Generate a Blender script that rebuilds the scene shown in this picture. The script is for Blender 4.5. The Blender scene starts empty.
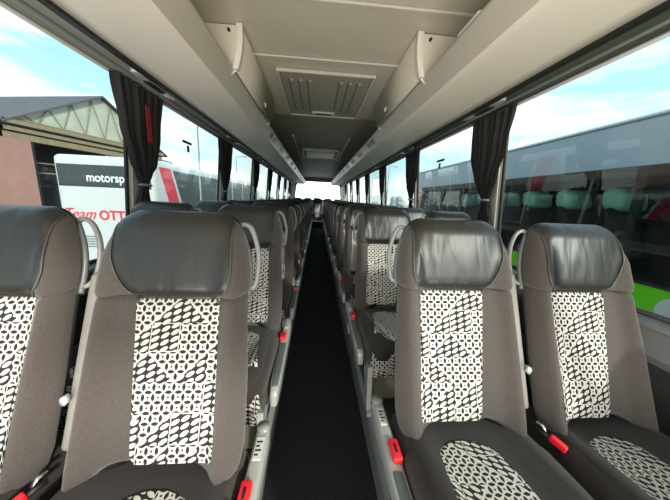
import bpy, bmesh, math, random
from mathutils import Vector, Matrix
random.seed(7)
C = bpy.context.scene.collection
PI = math.pi

# ------------------------------------------------------------------ helpers
def link(o, parent=None):
    C.objects.link(o)
    if parent is not None: o.parent = parent
    return o

def mesh_obj(name, verts, faces, mat=None, parent=None, smooth=True, uvs=None, loc=None):
    me = bpy.data.meshes.new(name)
    me.from_pydata([tuple(v) for v in verts], [], faces)
    if uvs is not None:
        uvl = me.uv_layers.new(name='UVMap')
        for l in me.loops: uvl.data[l.index].uv = uvs[l.vertex_index]
    if smooth: me.polygons.foreach_set('use_smooth', [True]*len(me.polygons))
    me.update()
    if mat: me.materials.append(mat)
    o = bpy.data.objects.new(name, me)
    if loc: o.location = loc
    return link(o, parent)

class MB:
    """collects pieces of ONE mesh"""
    def __init__(s): s.v = []; s.f = []
    def add(s, v, f):
        n = len(s.v); s.v += [tuple(p) for p in v]; s.f += [tuple(i+n for i in q) for q in f]; return s
    def box(s, x0, x1, y0, y1, z0, z1):
        v = [(x, y, z) for x in (x0, x1) for y in (y0, y1) for z in (z0, z1)]
        f = [(0,1,3,2),(4,6,7,5),(0,4,5,1),(2,3,7,6),(0,2,6,4),(1,5,7,3)]
        return s.add(v, f)
    def rbox(s, c, d, r=.01, n=3, fn=None):
        v, f = roundbox(d, r, n)
        v = [(p[0]+c[0], p[1]+c[1], p[2]+c[2]) for p in v]
        if fn: v = [fn(p) for p in v]
        return s.add(v, f)
    def prism(s, prof, y0, y1):           # prof: closed polygon in x,z
        n = len(prof)
        v = [(p[0], y0, p[1]) for p in prof]+[(p[0], y1, p[1]) for p in prof]
        f = [(i, (i+1) % n, (i+1) % n+n, i+n) for i in range(n)]
        f += [tuple(range(n))[::-1], tuple(range(n, 2*n))]
        return s.add(v, f)
    def sheet(s, prof, y0, y1):           # open strip profile in x,z
        n = len(prof)
        v = [(p[0], y0, p[1]) for p in prof]+[(p[0], y1, p[1]) for p in prof]
        return s.add(v, [(i, i+1, i+1+n, i+n) for i in range(n-1)])
    def prismx(s, prof, x0, x1):          # prof closed polygon in y,z
        n = len(prof)
        v = [(x0, p[0], p[1]) for p in prof]+[(x1, p[0], p[1]) for p in prof]
        f = [(i, (i+1) % n, (i+1) % n+n, i+n) for i in range(n)]
        f += [tuple(range(n))[::-1], tuple(range(n, 2*n))]
        return s.add(v, f)
    def tube(s, pts, r, seg=10, closed=False, rx=None):
        pts = [Vector(p) for p in pts]; n = len(pts); v = []; f = []
        up0 = None
        for i, p in enumerate(pts):
            a = pts[(i-1) % n] if (closed or i > 0) else p
            b = pts[(i+1) % n] if (closed or i < n-1) else p
            t = (b-a).normalized()
            if up0 is None:
                up0 = Vector((1, 0, 0)) if abs(t.x) < .8 else Vector((0, 0, 1))
            u = (up0 - t*up0.dot(t)).normalized(); up0 = u
            w = t.cross(u)
            rr = r[i] if isinstance(r, (list, tuple)) else r
            ra = rr*(rx or 1)
            for k in range(seg):
                an = 2*PI*k/seg
                v.append(p+u*math.cos(an)*ra+w*math.sin(an)*rr)
        m = n if closed else n-1
        for i in range(m):
            for k in range(seg):
                a = i*seg+k; b = i*seg+(k+1) % seg
                c = ((i+1) % n)*seg+(k+1) % seg; d = ((i+1) % n)*seg+k
                f.append((a, b, c, d))
        if not closed:
            f.append(tuple(range(seg))[::-1]); f.append(tuple(range((n-1)*seg, n*seg)))
        return s.add(v, f)
    def cyl(s, p0, p1, r, seg=16): return s.tube([p0, p1], r, seg)
    def build(s, name, mat, parent=None, smooth=False, loc=None):
        o = mesh_obj(name, s.v, s.f, mat, parent, smooth, loc=loc)
        bm = bmesh.new(); bm.from_mesh(o.data)
        bmesh.ops.recalc_face_normals(bm, faces=bm.faces); bm.to_mesh(o.data); bm.free()
        return o

def roundbox(d, r, n=3):
    """cube of size d with corner radius r; grid sides"""
    hx, hy, hz = d[0]/2, d[1]/2, d[2]/2; r = min(r, hx, hy, hz)
    def ax(h):
        t = [-h+r*(1-math.cos(PI/2*k/n)) for k in range(n)] 
        m = max(2, int((2*h-2*r)/.04)+1)
        mid = [-h+r+(2*h-2*r)*k/m for k in range(m+1)]
        return t+mid+[-q for q in t[::-1]]
    X, Y, Z = ax(hx), ax(hy), ax(hz); vid = {}; v = []; f = []
    def V(i, j, k):
        key = (i, j, k)
        if key not in vid:
            p = Vector((X[i], Y[j], Z[k]))
            c = Vector((max(-hx+r, min(hx-r, p.x)), max(-hy+r, min(hy-r, p.y)), max(-hz+r, min(hz-r, p.z))))
            q = p-c
            if q.length > 1e-9: p = c+q.normalized()*r
            vid[key] = len(v); v.append(tuple(p))
        return vid[key]
    nx, ny, nz = len(X)-1, len(Y)-1, len(Z)-1
    for i in range(nx):
        for j in range(ny):
            f.append((V(i, j, 0), V(i, j+1, 0), V(i+1, j+1, 0), V(i+1, j, 0)))
            f.append((V(i, j, nz), V(i+1, j, nz), V(i+1, j+1, nz), V(i, j+1, nz)))
    for i in range(nx):
        for k in range(nz):
            f.append((V(i, 0, k), V(i+1, 0, k), V(i+1, 0, k+1), V(i, 0, k+1)))
            f.append((V(i, ny, k), V(i, ny, k+1), V(i+1, ny, k+1), V(i+1, ny, k)))
    for j in range(ny):
        for k in range(nz):
            f.append((V(0, j, k), V(0, j, k+1), V(0, j+1, k+1), V(0, j+1, k)))
            f.append((V(nx, j, k), V(nx, j+1, k), V(nx, j+1, k+1), V(nx, j, k+1)))
    return v, f

def empty(name, loc=(0,0,0), rz=0):
    o = bpy.data.objects.new(name, None); o.empty_display_size = .1
    o.location = loc; o.rotation_euler = (0,0,rz); return link(o)
def tag(o, label=None, cat=None, group=None, kind=None):
    if label: o['label'] = label
    if cat: o['category'] = cat
    if group: o['group'] = group
    if kind: o['kind'] = kind
    return o
KIDS = {}
def copy_tree(o, parent=None):
    c = o.copy(); C.objects.link(c)
    if parent is not None: c.parent = parent
    for ch in list(o.children): copy_tree(ch, c)
    return c
def lerp(a, b, t): return a+(b-a)*t
def curve(tab, x):
    if x <= tab[0][0]: return tab[0][1]
    for (a, p), (b, q) in zip(tab, tab[1:]):
        if x <= b:
            t = (x-a)/(b-a); return p+(q-p)*t
    return tab[-1][1]
def scurve(tab, x):
    if x <= tab[0][0]: return tab[0][1]
    for (a, p), (b, q) in zip(tab, tab[1:]):
        if x <= b:
            t = (x-a)/(b-a); t = t*t*(3-2*t); return p+(q-p)*t
    return tab[-1][1]

# ------------------------------------------------------------------ materials
def new_mat(name):
    m = bpy.data.materials.new(name); m.use_nodes = True
    nt = m.node_tree; b = nt.nodes['Principled BSDF']; return m, nt, b
def coord(nt, scale=(1,1,1), kind='Object', rot=(0,0,0)):
    tc = nt.nodes.new('ShaderNodeTexCoord'); mp = nt.nodes.new('ShaderNodeMapping')
    mp.inputs['Scale'].default_value = scale; mp.inputs['Rotation'].default_value = rot
    nt.links.new(tc.outputs[kind], mp.inputs['Vector']); return mp.outputs['Vector']
def simple(name, col, rough=.5, metal=0, var=.12, nscale=30, bump=.0, bscale=200, spec=.5, coat=0, sheen=0, stretch=(1,1,1)):
    m, nt, b = new_mat(name)
    v = coord(nt, stretch)
    n = nt.nodes.new('ShaderNodeTexNoise'); n.inputs['Scale'].default_value = nscale; n.inputs['Detail'].default_value = 4
    nt.links.new(v, n.inputs['Vector'])
    r = nt.nodes.new('ShaderNodeMix'); r.data_type = 'RGBA'
    r.inputs['A'].default_value = (*[c*(1-var) for c in col], 1); r.inputs['B'].default_value = (*[min(1, c*(1+var)) for c in col], 1)
    nt.links.new(n.outputs['Fac'], r.inputs['Factor']); nt.links.new(r.outputs['Result'], b.inputs['Base Color'])
    b.inputs['Roughness'].default_value = rough; b.inputs['Metallic'].default_value = metal
    b.inputs['Specular IOR Level'].default_value = spec
    b.inputs['Coat Weight'].default_value = coat; b.inputs['Sheen Weight'].default_value = sheen
    if bump:
        n2 = nt.nodes.new('ShaderNodeTexNoise'); n2.inputs['Scale'].default_value = bscale; n2.inputs['Detail'].default_value = 3
        nt.links.new(v, n2.inputs['Vector'])
        bp = nt.nodes.new('ShaderNodeBump'); bp.inputs['Strength'].default_value = bump; bp.inputs['Distance'].default_value = .002
        nt.links.new(n2.outputs['Fac'], bp.inputs['Height']); nt.links.new(bp.outputs['Normal'], b.inputs['Normal'])
    return m

M = {}
def fabric(name, col, sheen=.25):
    return simple(name, col, rough=.95, var=.42, nscale=260, bump=.8, bscale=500, spec=.15, sheen=sheen)
M['fabric'] = fabric('bolster_fabric', (.064, .054, .048), .22)
M['fabric_dark'] = fabric('cushion_fabric', (.036, .031, .028), .12)
M['beige'] = simple('rack_plastic', (.74, .67, .58), rough=.42, var=.02, nscale=6, bump=.08, bscale=500)
M['lip'] = simple('rack_lip_plastic', (.50, .455, .375), rough=.3, var=.04, nscale=3)
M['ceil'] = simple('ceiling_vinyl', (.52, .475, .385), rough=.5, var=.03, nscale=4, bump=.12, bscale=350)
M['ceil_dark'] = simple('ceiling_darker', (.27, .25, .20), rough=.5, var=.04, nscale=4)
M['hatch'] = simple('hatch_plastic', (.31, .29, .235), rough=.38, var=.04, nscale=5)
M['slot'] = simple('slot_shadow', (.17, .16, .125), rough=.6)
M['seam'] = simple('seam_trim', (.52, .50, .43), rough=.3)
M['plastic'] = simple('grey_plastic', (.21, .21, .20), rough=.35, var=.05, nscale=20)
M['plastic_dark'] = simple('dark_grey_plastic', (.13, .14, .14), rough=.3, var=.05)
M['frame'] = simple('light_grey_frame', (.42, .43, .40), rough=.28, metal=.2, var=.05)
M['piping'] = simple('grey_piping', (.05, .05, .045), rough=.4)
M['skirt'] = simple('olive_carpet', (.085, .078, .055), rough=.9, var=.2, nscale=120)
M['pad'] = simple('arm_pad', (.10, .115, .115), rough=.35, var=.05)
M['shell'] = simple('shell_plastic', (.16, .155, .145), rough=.5, var=.06, bump=.1)
M['armfab'] = simple('armrest_cover', (.20, .19, .17), rough=.6, var=.08, nscale=60, bump=.2, bscale=400)
M['alu'] = simple('rail_metal', (.34, .36, .35), rough=.35, metal=.5, var=.1, nscale=40, stretch=(1,.05,1))
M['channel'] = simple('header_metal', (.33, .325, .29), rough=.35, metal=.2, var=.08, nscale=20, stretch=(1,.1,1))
M['channel_dark'] = simple('shaded_header_metal', (.085, .10, .078), rough=.3, metal=.2, var=.08, nscale=20)  # right header: shade and the green coach's reflection put into the colour
M['trim'] = simple('window_trim', (.55, .55, .53), rough=.25, metal=.3, var=.05)
M['pillar'] = simple('pillar_plastic', (.52, .49, .42), rough=.4, var=.04)
M['black'] = simple('black_rubber', (.012, .012, .012), rough=.55, var=.1)
M['red'] = simple('buckle_red', (.75, .02, .03), rough=.3, var=.04)
M['white'] = simple('white_plastic', (.75, .75, .72), rough=.3, var=.03)
M['wallgrey'] = simple('side_panel', (.16, .165, .16), rough=.5, var=.06)
M['walldark'] = simple('side_wall_carpet', (.025, .024, .023), rough=.9, var=.3, nscale=200)
M['curtain'] = simple('curtain_cloth', (.009, .0085, .008), rough=.75, var=.35, nscale=25, bump=.2, bscale=300, sheen=.05, stretch=(4,4,.4))
M['chrome'] = simple('chrome', (.7, .7, .7), rough=.15, metal=1, var=.02)
M['tag'] = simple('label_paper', (.6, .6, .55), rough=.5)

# floor: black with light specks
m, nt, b = new_mat('aisle_vinyl'); v = coord(nt)
n = nt.nodes.new('ShaderNodeTexNoise'); n.inputs['Scale'].default_value = 260; n.inputs['Detail'].default_value = 2
nt.links.new(v, n.inputs['Vector'])
cr = nt.nodes.new('ShaderNodeValToRGB'); cr.color_ramp.elements[0].position = .46; cr.color_ramp.elements[0].color = (.003,.0035,.004,1)
cr.color_ramp.elements[1].position = .72; cr.color_ramp.elements[1].color = (.07,.075,.08,1)
nt.links.new(n.outputs['Fac'], cr.inputs['Fac']); nt.links.new(cr.outputs['Color'], b.inputs['Base Color'])
b.inputs['Roughness'].default_value = .8; b.inputs['Specular IOR Level'].default_value = .2
M['floor'] = m

# leather with soft diagonal creases
m, nt, b = new_mat('headrest_leather')
v = coord(nt, (1,1,1))
b.inputs['Base Color'].default_value = (.017, .017, .015, 1); b.inputs['Roughness'].default_value = .38
b.inputs['Specular IOR Level'].default_value = .42
n = nt.nodes.new('ShaderNodeTexNoise'); n.inputs['Scale'].default_value = 1; n.inputs['Detail'].default_value = 2; n.inputs['Distortion'].default_value = .5
mp = nt.nodes.new('ShaderNodeMapping'); mp.inputs['Rotation'].default_value = (0, .55, 0)
mp.inputs['Scale'].default_value = (13, 8, 3.6); nt.links.new(v, mp.inputs['Vector']); nt.links.new(mp.outputs['Vector'], n.inputs['Vector'])
n2 = nt.nodes.new('ShaderNodeTexNoise'); n2.inputs['Scale'].default_value = 500; nt.links.new(v, n2.inputs['Vector'])
b1 = nt.nodes.new('ShaderNodeBump'); b1.inputs['Strength'].default_value = .6; b1.inputs['Distance'].default_value = .012
b2 = nt.nodes.new('ShaderNodeBump'); b2.inputs['Strength'].default_value = .25; b2.inputs['Distance'].default_value = .001
nt.links.new(n.outputs['Fac'], b1.inputs['Height']); nt.links.new(n2.outputs['Fac'], b2.inputs['Height'])
nt.links.new(b1.outputs['Normal'], b2.inputs['Normal']); nt.links.new(b2.outputs['Normal'], b.inputs['Normal'])
M['leather'] = m

# black and white petal / leaf upholstery, on UVs in metres
def pattern_mat():
    m, nt, b = new_mat('petal_upholstery')
    L = nt.links
    def mth(op, a, c=None, d=None):
        nd = nt.nodes.new('ShaderNodeMath'); nd.operation = op
        for i, q in enumerate((a, c, d)):
            if q is None: continue
            if isinstance(q, (int, float)): nd.inputs[i].default_value = q
            else: L.new(q, nd.inputs[i])
        return nd.outputs[0]
    uv = nt.nodes.new('ShaderNodeTexCoord').outputs['UV']
    sx = nt.nodes.new('ShaderNodeSeparateXYZ'); L.new(uv, sx.inputs[0])
    s = 1/.0262
    u = mth('ADD', mth('MULTIPLY', sx.outputs[0], s), 40.5); w = mth('ADD', mth('MULTIPLY', sx.outputs[1], s), 40.2)
    fx = mth('SUBTRACT', mth('FRACT', u), .5); fy = mth('SUBTRACT', mth('FRACT', w), .5)
    ax = mth('ABSOLUTE', fx); ay = mth('ABSOLUTE', fy)
    ex = mth('SUBTRACT', .5, ax); ey = mth('SUBTRACT', .5, ay)
    def sq(q): return mth('MULTIPLY', q, q)
    l1 = mth('LESS_THAN', mth('ADD', mth('DIVIDE', ey, .185), mth('MULTIPLY', sq(fx), 6.5)), 1)
    l2 = mth('LESS_THAN', mth('ADD', mth('DIVIDE', ex, .185), mth('MULTIPLY', sq(fy), 6.5)), 1)
    dot = mth('LESS_THAN', mth('MAXIMUM', ax, ay), .10)
    A = mth('MAXIMUM', mth('MAXIMUM', l1, l2), dot)
    # leaves
    q1 = mth('SUBTRACT', mth('FRACT', mth('MULTIPLY', u, 1.0)), .5)
    row = mth('ADD', mth('MULTIPLY', w, 1.4), mth('MULTIPLY', u, -.5))
    q2 = mth('SUBTRACT', mth('FRACT', row), .5)
    q1s = mth('ADD', q1, mth('MULTIPLY', q2, -.25))
    rr = mth('ADD', mth('MULTIPLY', sq(q1s), 4.6), mth('MULTIPLY', sq(q2), 6.2))
    Bp = mth('GREATER_THAN', rr, .78)
    # blocks
    k = 1/3.
    bu = mth('MULTIPLY', u, k); bw = mth('MULTIPLY', w, k)
    cx = nt.nodes.new('ShaderNodeCombineXYZ'); L.new(mth('FLOOR', bu), cx.inputs[0]); L.new(mth('FLOOR', bw), cx.inputs[1])
    wn = nt.nodes.new('ShaderNodeTexWhiteNoise'); wn.noise_dimensions = '2D'; L.new(cx.outputs[0], wn.inputs['Vector'])
    r = wn.outputs['Value']; gx = mth('FRACT', bu); gy = mth('FRACT', bw)
    gs = mth('ADD', gx, gy); gd = mth('SUBTRACT', gx, gy)
    full = mth('LESS_THAN', r, .22)
    in1 = mth('MULTIPLY', mth('GREATER_THAN', r, .22), mth('LESS_THAN', r, .44))
    in2 = mth('MULTIPLY', mth('GREATER_THAN', r, .44), mth('LESS_THAN', r, .64))
    r1 = mth('MULTIPLY', in1, mth('LESS_THAN', gs, 1)); r2 = mth('MULTIPLY', in2, mth('GREATER_THAN', gd, 0))
    reg = mth('MAXIMUM', full, mth('MAXIMUM', r1, r2))
    dark = mth('ADD', mth('MULTIPLY', A, mth('SUBTRACT', 1, reg)), mth('MULTIPLY', Bp, reg))
    # white division lines
    ln1 = mth('MULTIPLY', in1, mth('LESS_THAN', mth('ABSOLUTE', mth('SUBTRACT', gs, 1)), .05))
    ln2 = mth('MULTIPLY', in2, mth('LESS_THAN', mth('ABSOLUTE', gd), .05))
    eb = mth('MULTIPLY', full, mth('GREATER_THAN', mth('MAXIMUM', mth('ABSOLUTE', mth('SUBTRACT', gx, .5)), mth('ABSOLUTE', mth('SUBTRACT', gy, .5))), .47))
    ln = mth('MAXIMUM', ln1, mth('MAXIMUM', ln2, eb))
    dark = mth('MULTIPLY', dark, mth('SUBTRACT', 1, ln))
    mx = nt.nodes.new('ShaderNodeMix'); mx.data_type = 'RGBA'
    mx.inputs['A'].default_value = (.50, .475, .425, 1); mx.inputs['B'].default_value = (.022, .021, .021, 1)
    L.new(dark, mx.inputs['Factor']); L.new(mx.outputs['Result'], b.inputs['Base Color'])
    b.inputs['Roughness'].default_value = .9; b.inputs['Specular IOR Level'].default_value = .15
    bp = nt.nodes.new('ShaderNodeBump'); bp.inputs['Strength'].default_value = .4; bp.inputs['Distance'].default_value = .0015; bp.invert = True
    L.new(dark, bp.inputs['Height']); L.new(bp.outputs['Normal'], b.inputs['Normal'])
    return m
M['pattern'] = pattern_mat()

def glass_mat(name, tint, refl=1.6, rough=0.0):
    m = bpy.data.materials.new(name); m.use_nodes = True; nt = m.node_tree; nt.nodes.clear()
    out = nt.nodes.new('ShaderNodeOutputMaterial'); t = nt.nodes.new('ShaderNodeBsdfTransparent'); t.inputs[0].default_value = (*tint, 1)
    g = nt.nodes.new('ShaderNodeBsdfGlossy'); g.inputs['Roughness'].default_value = rough
    fr = nt.nodes.new('ShaderNodeFresnel'); fr.inputs['IOR'].default_value = 1.5
    ml = nt.nodes.new('ShaderNodeMath'); ml.operation = 'MULTIPLY'; ml.inputs[1].default_value = refl; ml.use_clamp = True
    # flip-safe fresnel: same strength from either face
    ge = nt.nodes.new('ShaderNodeNewGeometry'); mi = nt.nodes.new('ShaderNodeMapRange')
    mi.inputs['To Min'].default_value = 1.5; mi.inputs['To Max'].default_value = 1/1.5
    nt.links.new(ge.outputs['Backfacing'], mi.inputs['Value']); nt.links.new(mi.outputs['Result'], fr.inputs['IOR'])
    nt.links.new(fr.outputs[0], ml.inputs[0])
    mx = nt.nodes.new('ShaderNodeMixShader'); nt.links.new(ml.outputs[0], mx.inputs[0])
    nt.links.new(t.outputs[0], mx.inputs[1]); nt.links.new(g.outputs[0], mx.inputs[2]); nt.links.new(mx.outputs[0], out.inputs[0])
    return m
M['glass'] = glass_mat('side_glass', (.80, .88, .86))
M['glass_rear'] = glass_mat('rear_glass', (.95, .95, .95))
M['busglass'] = glass_mat('coach_glass', (.55, .66, .62), 1.8)

# ------------------------------------------------------------------ camera
f_px, th, ps, ro, cx, H = 255.6, math.radians(11.24), math.radians(4.49), math.radians(2.46), -.05, 1.238
fw = Vector((math.sin(ps)*math.cos(th), math.cos(ps)*math.cos(th), -math.sin(th)))
r0 = Vector((math.cos(ps), -math.sin(ps), 0)); u0 = r0.cross(fw)
rr = r0*math.cos(ro)+u0*math.sin(ro); uu = -r0*math.sin(ro)+u0*math.cos(ro)
cam = bpy.data.cameras.new('camera'); co = bpy.data.objects.new('camera', cam); C.objects.link(co)
cam.sensor_width = 36; cam.sensor_fit = 'HORIZONTAL'; cam.lens = f_px/670*36; cam.clip_start = .02; cam.clip_end = 500
mat = Matrix((rr, uu, -fw)).transposed().to_4x4(); mat.translation = Vector((cx, 0, H))
co.matrix_world = mat; bpy.context.scene.camera = co

# ------------------------------------------------------------------ setting: bus shell
Y0, Y1 = -1.3, 12.6
PZ = .15                                   # seat platform height
WX = lambda z: 1.17+(1.85-z)*.08           # window plane leans inward at the top
fl = MB(); fl.box(-.245, .245, Y0, 10.9, -.05, 0); fl.build('floor', M['floor'])['kind'] = 'structure'
for s, nm in ((-1, 'left'), (1, 'right')):
    a, b2 = sorted((s*.262, s*1.3))
    p = MB(); p.box(a, b2, Y0, 11.45, -.05, PZ); o = p.build('trim_%d' % (1 if s < 0 else 2), M['walldark']); o['kind'] = 'structure'
    # aluminium riser along the aisle
    r = MB(); pr = [(s*.243, 0), (s*.243, .12), (s*.250, .135), (s*.2475, .15), (s*.262, .165), (s*.285, .165), (s*.285, .15), (s*.262, .15), (s*.262, 0)]
    r.prism(pr, Y0, 10.9); o = r.build('baseboard_%s' % nm, M['alu']); o['kind'] = 'structure'
st = MB(); st.box(-.262, .262, 10.9, 11.45, -.05, .30); st.box(-1.3, 1.3, 11.45, 12.6, -.05, .34)
o = st.build('trim_3', M['floor']); o['kind'] = 'structure'
ns = MB(); ns.box(-.262, .262, 10.87, 10.93, .27, .312); ns.box(-.262, .262, 11.42, 11.5, .32, .352)
o = ns.build('trim_4', M['trim']); o['kind'] = 'structure'

poles = [.22, 1.745, 3.23, 4.74, 6.2, 7.68, 9.18, 10.68, 12.15]
wn = 1; tn = 5
for s, nm in ((-1, 'left'), (1, 'right')):
    w = MB()
    w.sheet([(s*1.30, 0), (s*1.28, .60), (s*1.27, .66)], Y0, Y1)
    wo = w.build('wall_%s' % nm, M['walldark']); wo['kind'] = 'structure'
    p = MB(); p.sheet([(s*1.27, .66), (s*1.235, .70), (s*1.235, .80), (s*1.20, .815), (s*1.20, .83), (s*WX(.85), .85)], Y0, Y1)
    po = p.build('sill_panel', M['wallgrey'], wo)
    g = MB(); g.tube([(s*(WX(.85)-.004), Y0, .853), (s*(WX(.85)-.004), Y1, .853)], .011, 8); g.build('window_gasket', M['black'], wo, True)
    # header channel over the windows
    h = MB()
    h.sheet([(s*1.165, 1.85), (s*1.15, 1.868), (s*1.12, 1.862), (s*1.08, 1.88), (s*1.0, 1.885), (s*.97, 1.868)], Y0, Y1)
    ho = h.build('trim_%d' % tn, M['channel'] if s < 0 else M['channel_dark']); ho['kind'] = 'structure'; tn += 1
    g = MB(); g.tube([(s*1.158, Y0, 1.852), (s*1.158, Y1, 1.852)], .009, 8); g.build('bright_strip', M['trim'], ho, True)
    g = MB(); g.tube([(s*1.10, Y0, 1.866), (s*1.10, Y1, 1.866)], .008, 8); g.build('curtain_rail', M['plastic_dark'], ho, True)
    # pillars, each one of the shell
    for i, y in enumerate(poles):
        q = MB()
        def pil(x_in, x_out, y0, y1):
            v = []
            for z in (.85, 1.86):
                for xx, yy in ((x_in, y0), (x_out, y0), (x_out, y1), (x_in, y1)): v.append((s*(WX(z)+xx), yy, z))
            return v, [(0,1,2,3),(4,5,6,7),(0,1,5,4),(1,2,6,5),(2,3,7,6),(3,0,4,7)]
        q.add(*pil(-.028, .01, y-.028, y+.028)); o = q.build('trim_%d' % tn, M['pillar']); o['kind'] = 'structure'; tn += 1
        e = MB(); e.add(*pil(-.006, .006, y-.05, y-.0285)); e.add(*pil(-.006, .006, y+.0285, y+.05)); e.build('rubber_seal', M['black'], o)
    for i, (a, b_) in enumerate(zip([Y0]+poles, poles+[Y1])):
        a2 = a+.02; b2 = b_-.02
        v = [(s*WX(.84), a2, .84), (s*WX(.84), b2, .84), (s*WX(1.87), b2, 1.87), (s*WX(1.87), a2, 1.87)]
        o = mesh_obj('window_%d' % wn, v, [(0,1,2,3) if s > 0 else (3,2,1,0)], M['glass'], smooth=False); o['kind'] = 'structure'; wn += 1

# ceiling: centre panel plus coves over the open racks
cl = MB()
prof = [(-1.17, 1.87), (-1.14, 2.02), (-1.02, 2.14), (-.85, 2.19), (-.6, 2.20), (0, 2.20), (.6, 2.20), (.85, 2.19), (1.02, 2.14), (1.14, 2.02), (1.17, 1.87)]
cl.sheet(prof, Y0, 3.32); cl.sheet([(x*1.002, z+.002) for x, z in prof], Y0, 3.4)
co_ = cl.build('ceiling', M['ceil']); co_['kind'] = 'structure'
cd = MB(); cd.sheet([(x, z-.004) for x, z in prof], 3.32, Y1); cd.build('rear_ceiling', M['ceil_dark'], co_)  # ceiling behind the hatch in a darker copy of the ceiling colour
for i, y in enumerate((1.47, 2.02)):
    g = MB(); g.box(-.86, .86, y-.006, y+.006, 2.184, 2.196); g.build('seam_strip', M['seam'], co_)
for s in (-1, 1):
    g = MB(); g.box(s*.44-.012, s*.44+.012, 4.3, 6.6, 2.165, 2.196); g.build('ceiling_rail', M['seam'], co_)

# rear wall with windscreen opening
rw = MB(); yb = 12.6
rw.box(-1.3, 1.3, yb, yb+.05, 0, 1.19); rw.box(-1.3, 1.3, yb-.1, yb+.05, 2.0, 2.22)
rw.add([(-1.3,yb,1.19),(-1.09,yb,1.19),(-.98,yb,2.0),(-1.3,yb,2.0)], [(0,1,2,3)])
rw.add([(1.3,yb,1.19),(1.09,yb,1.19),(.98,yb,2.0),(1.3,yb,2.0)], [(0,1,2,3)])
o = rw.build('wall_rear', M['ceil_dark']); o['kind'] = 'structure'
o = mesh_obj('window_%d' % wn, [(-1.09,yb+.02,1.19),(1.09,yb+.02,1.19),(.98,yb+.02,2.0),(-.98,yb+.02,2.0)], [(0,1,2,3)], M['glass_rear'], smooth=False); o['kind'] = 'structure'

# ------------------------------------------------------------------ roof hatch and vents
def hatch():
    r = empty('roof_hatch', (.0, 2.72, 2.195)); tag(r, 'grey square roof escape hatch with ribbed slots and dark pull handle, between the overhead lockers', 'roof hatch')
    f = MB()
    X, Yh = .385, .53
    for (a, b_, c, d) in ((-X, X, -Yh, -Yh+.014), (-X, X, Yh-.02, Yh), (-X, -X+.02, -Yh+.014, Yh-.02), (X-.02, X, -Yh+.014, Yh-.02)): f.box(a, b_, c, d, -.022, .0)
    f.build('frame', M['seam'], r)
    p = MB(); p.rbox((0, 0, -.006), (2*X-.045, 2*Yh-.04, .012), .004, 2); p.build('panel', M['hatch'], r)
    for s in (-1, 1):
        for k in range(3):
            x = s*(.13+.075*k)
            q = MB(); q.rbox((x, -.02, -.016), (.024, .74, .012), .005, 2); q.build('rib', M['hatch'], r, True)
            q = MB(); q.rbox((x-.020, -.02, -.0135), (.020, .74, .003), .001, 1); q.build('slot', M['slot'], r)
    h = MB(); h.rbox((0, .40, -.02), (.26, .075, .02), .008, 2); ho = h.build('handle_surround', M['seam'], r, True)
    h = MB(); h.rbox((0, .395, -.031), (.17, .035, .008), .003, 2); h.build('pull_recess', M['black'], ho, True)
hatch()
def vent():
    r = empty('roof_vent', (0, 5.85, 2.192)); tag(r, 'small grey roof vent panel with raised light frame, further back than the ribbed hatch', 'roof vent')
    f = MB()
    for (a, b_, c, d) in ((-.4, .4, -.55, -.47), (-.4, .4, .47, .55), (-.4, -.34, -.55, .55), (.34, .4, -.55, .55)): f.rbox(((a+b_)/2, (c+d)/2, -.022), (b_-a, d-c, .045), .008, 2)
    f.build('frame', M['ceil'], r, True)
    p = MB(); p.rbox((0, 0, -.03), (.6, .7, .03), .01, 2); p.build('panel', M['seam'], r, True)
vent()

# ------------------------------------------------------------------ luggage racks
for s, nm in ((-1, 'left'), (1, 'right')):
    r = empty('luggage_rack', (0, 0, 0))
    tag(r, 'long beige overhead luggage rack running the length of the coach along its %s side' % nm, 'luggage rack', 'overhead luggage racks')
    a = MB(); a.sheet([(s*.968, 1.875), (s*.962, 1.852), (s*.90, 1.851), (s*.66, 1.858), (s*.632, 1.862), (s*.622, 1.868)], Y0, 12.3)
    a.sheet([(s*.66, 1.88), (s*.9, 1.88), (s*1.1, 1.885)], Y0, 12.3); a.build('underside', M['beige'], r, True)
    g = MB(); g.box(*sorted((s*.960, s*.988)), Y0, 12.3, 1.838, 1.872); g.build('shadow_gap', M['black'], r)
    a = MB(); a.sheet([(s*.622, 1.868), (s*.612, 1.885), (s*.562, 1.955), (s*.557, 1.967), (s*.565, 1.972), (s*.60, 1.965), (s*.63, 1.885), (s*.66, 1.88)], Y0, 12.3); a.build('lip', M['lip'], r, True)
    k = 0; y = 3.1
    while y < 11.9:                        # service units set in the lip above each row
        n_ = Vector((.57, 0, -.82)) 
        def P(t, yy, d=.003): return (s*(lerp(.612, .562, t)-d*.8), yy, lerp(1.885, 1.955, t)-d*.6)
        q = MB(); q.add([P(.08, y), P(.08, y+.34), P(.92, y+.34), P(.92, y)], [(0,1,2,3)])
        u = q.build('service_panel', M['hatch'], r)
        for k in range(3):
            q = MB(); yy = y+.05+.1*k; q.add([P(.3, yy, .006), P(.3, yy+.045, .006), P(.75, yy+.045, .006), P(.75, yy, .006)], [(0,1,2,3)]); q.build('reading_light', M['trim'] if k % 2 else M['slot'], u)
        y += .80
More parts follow.
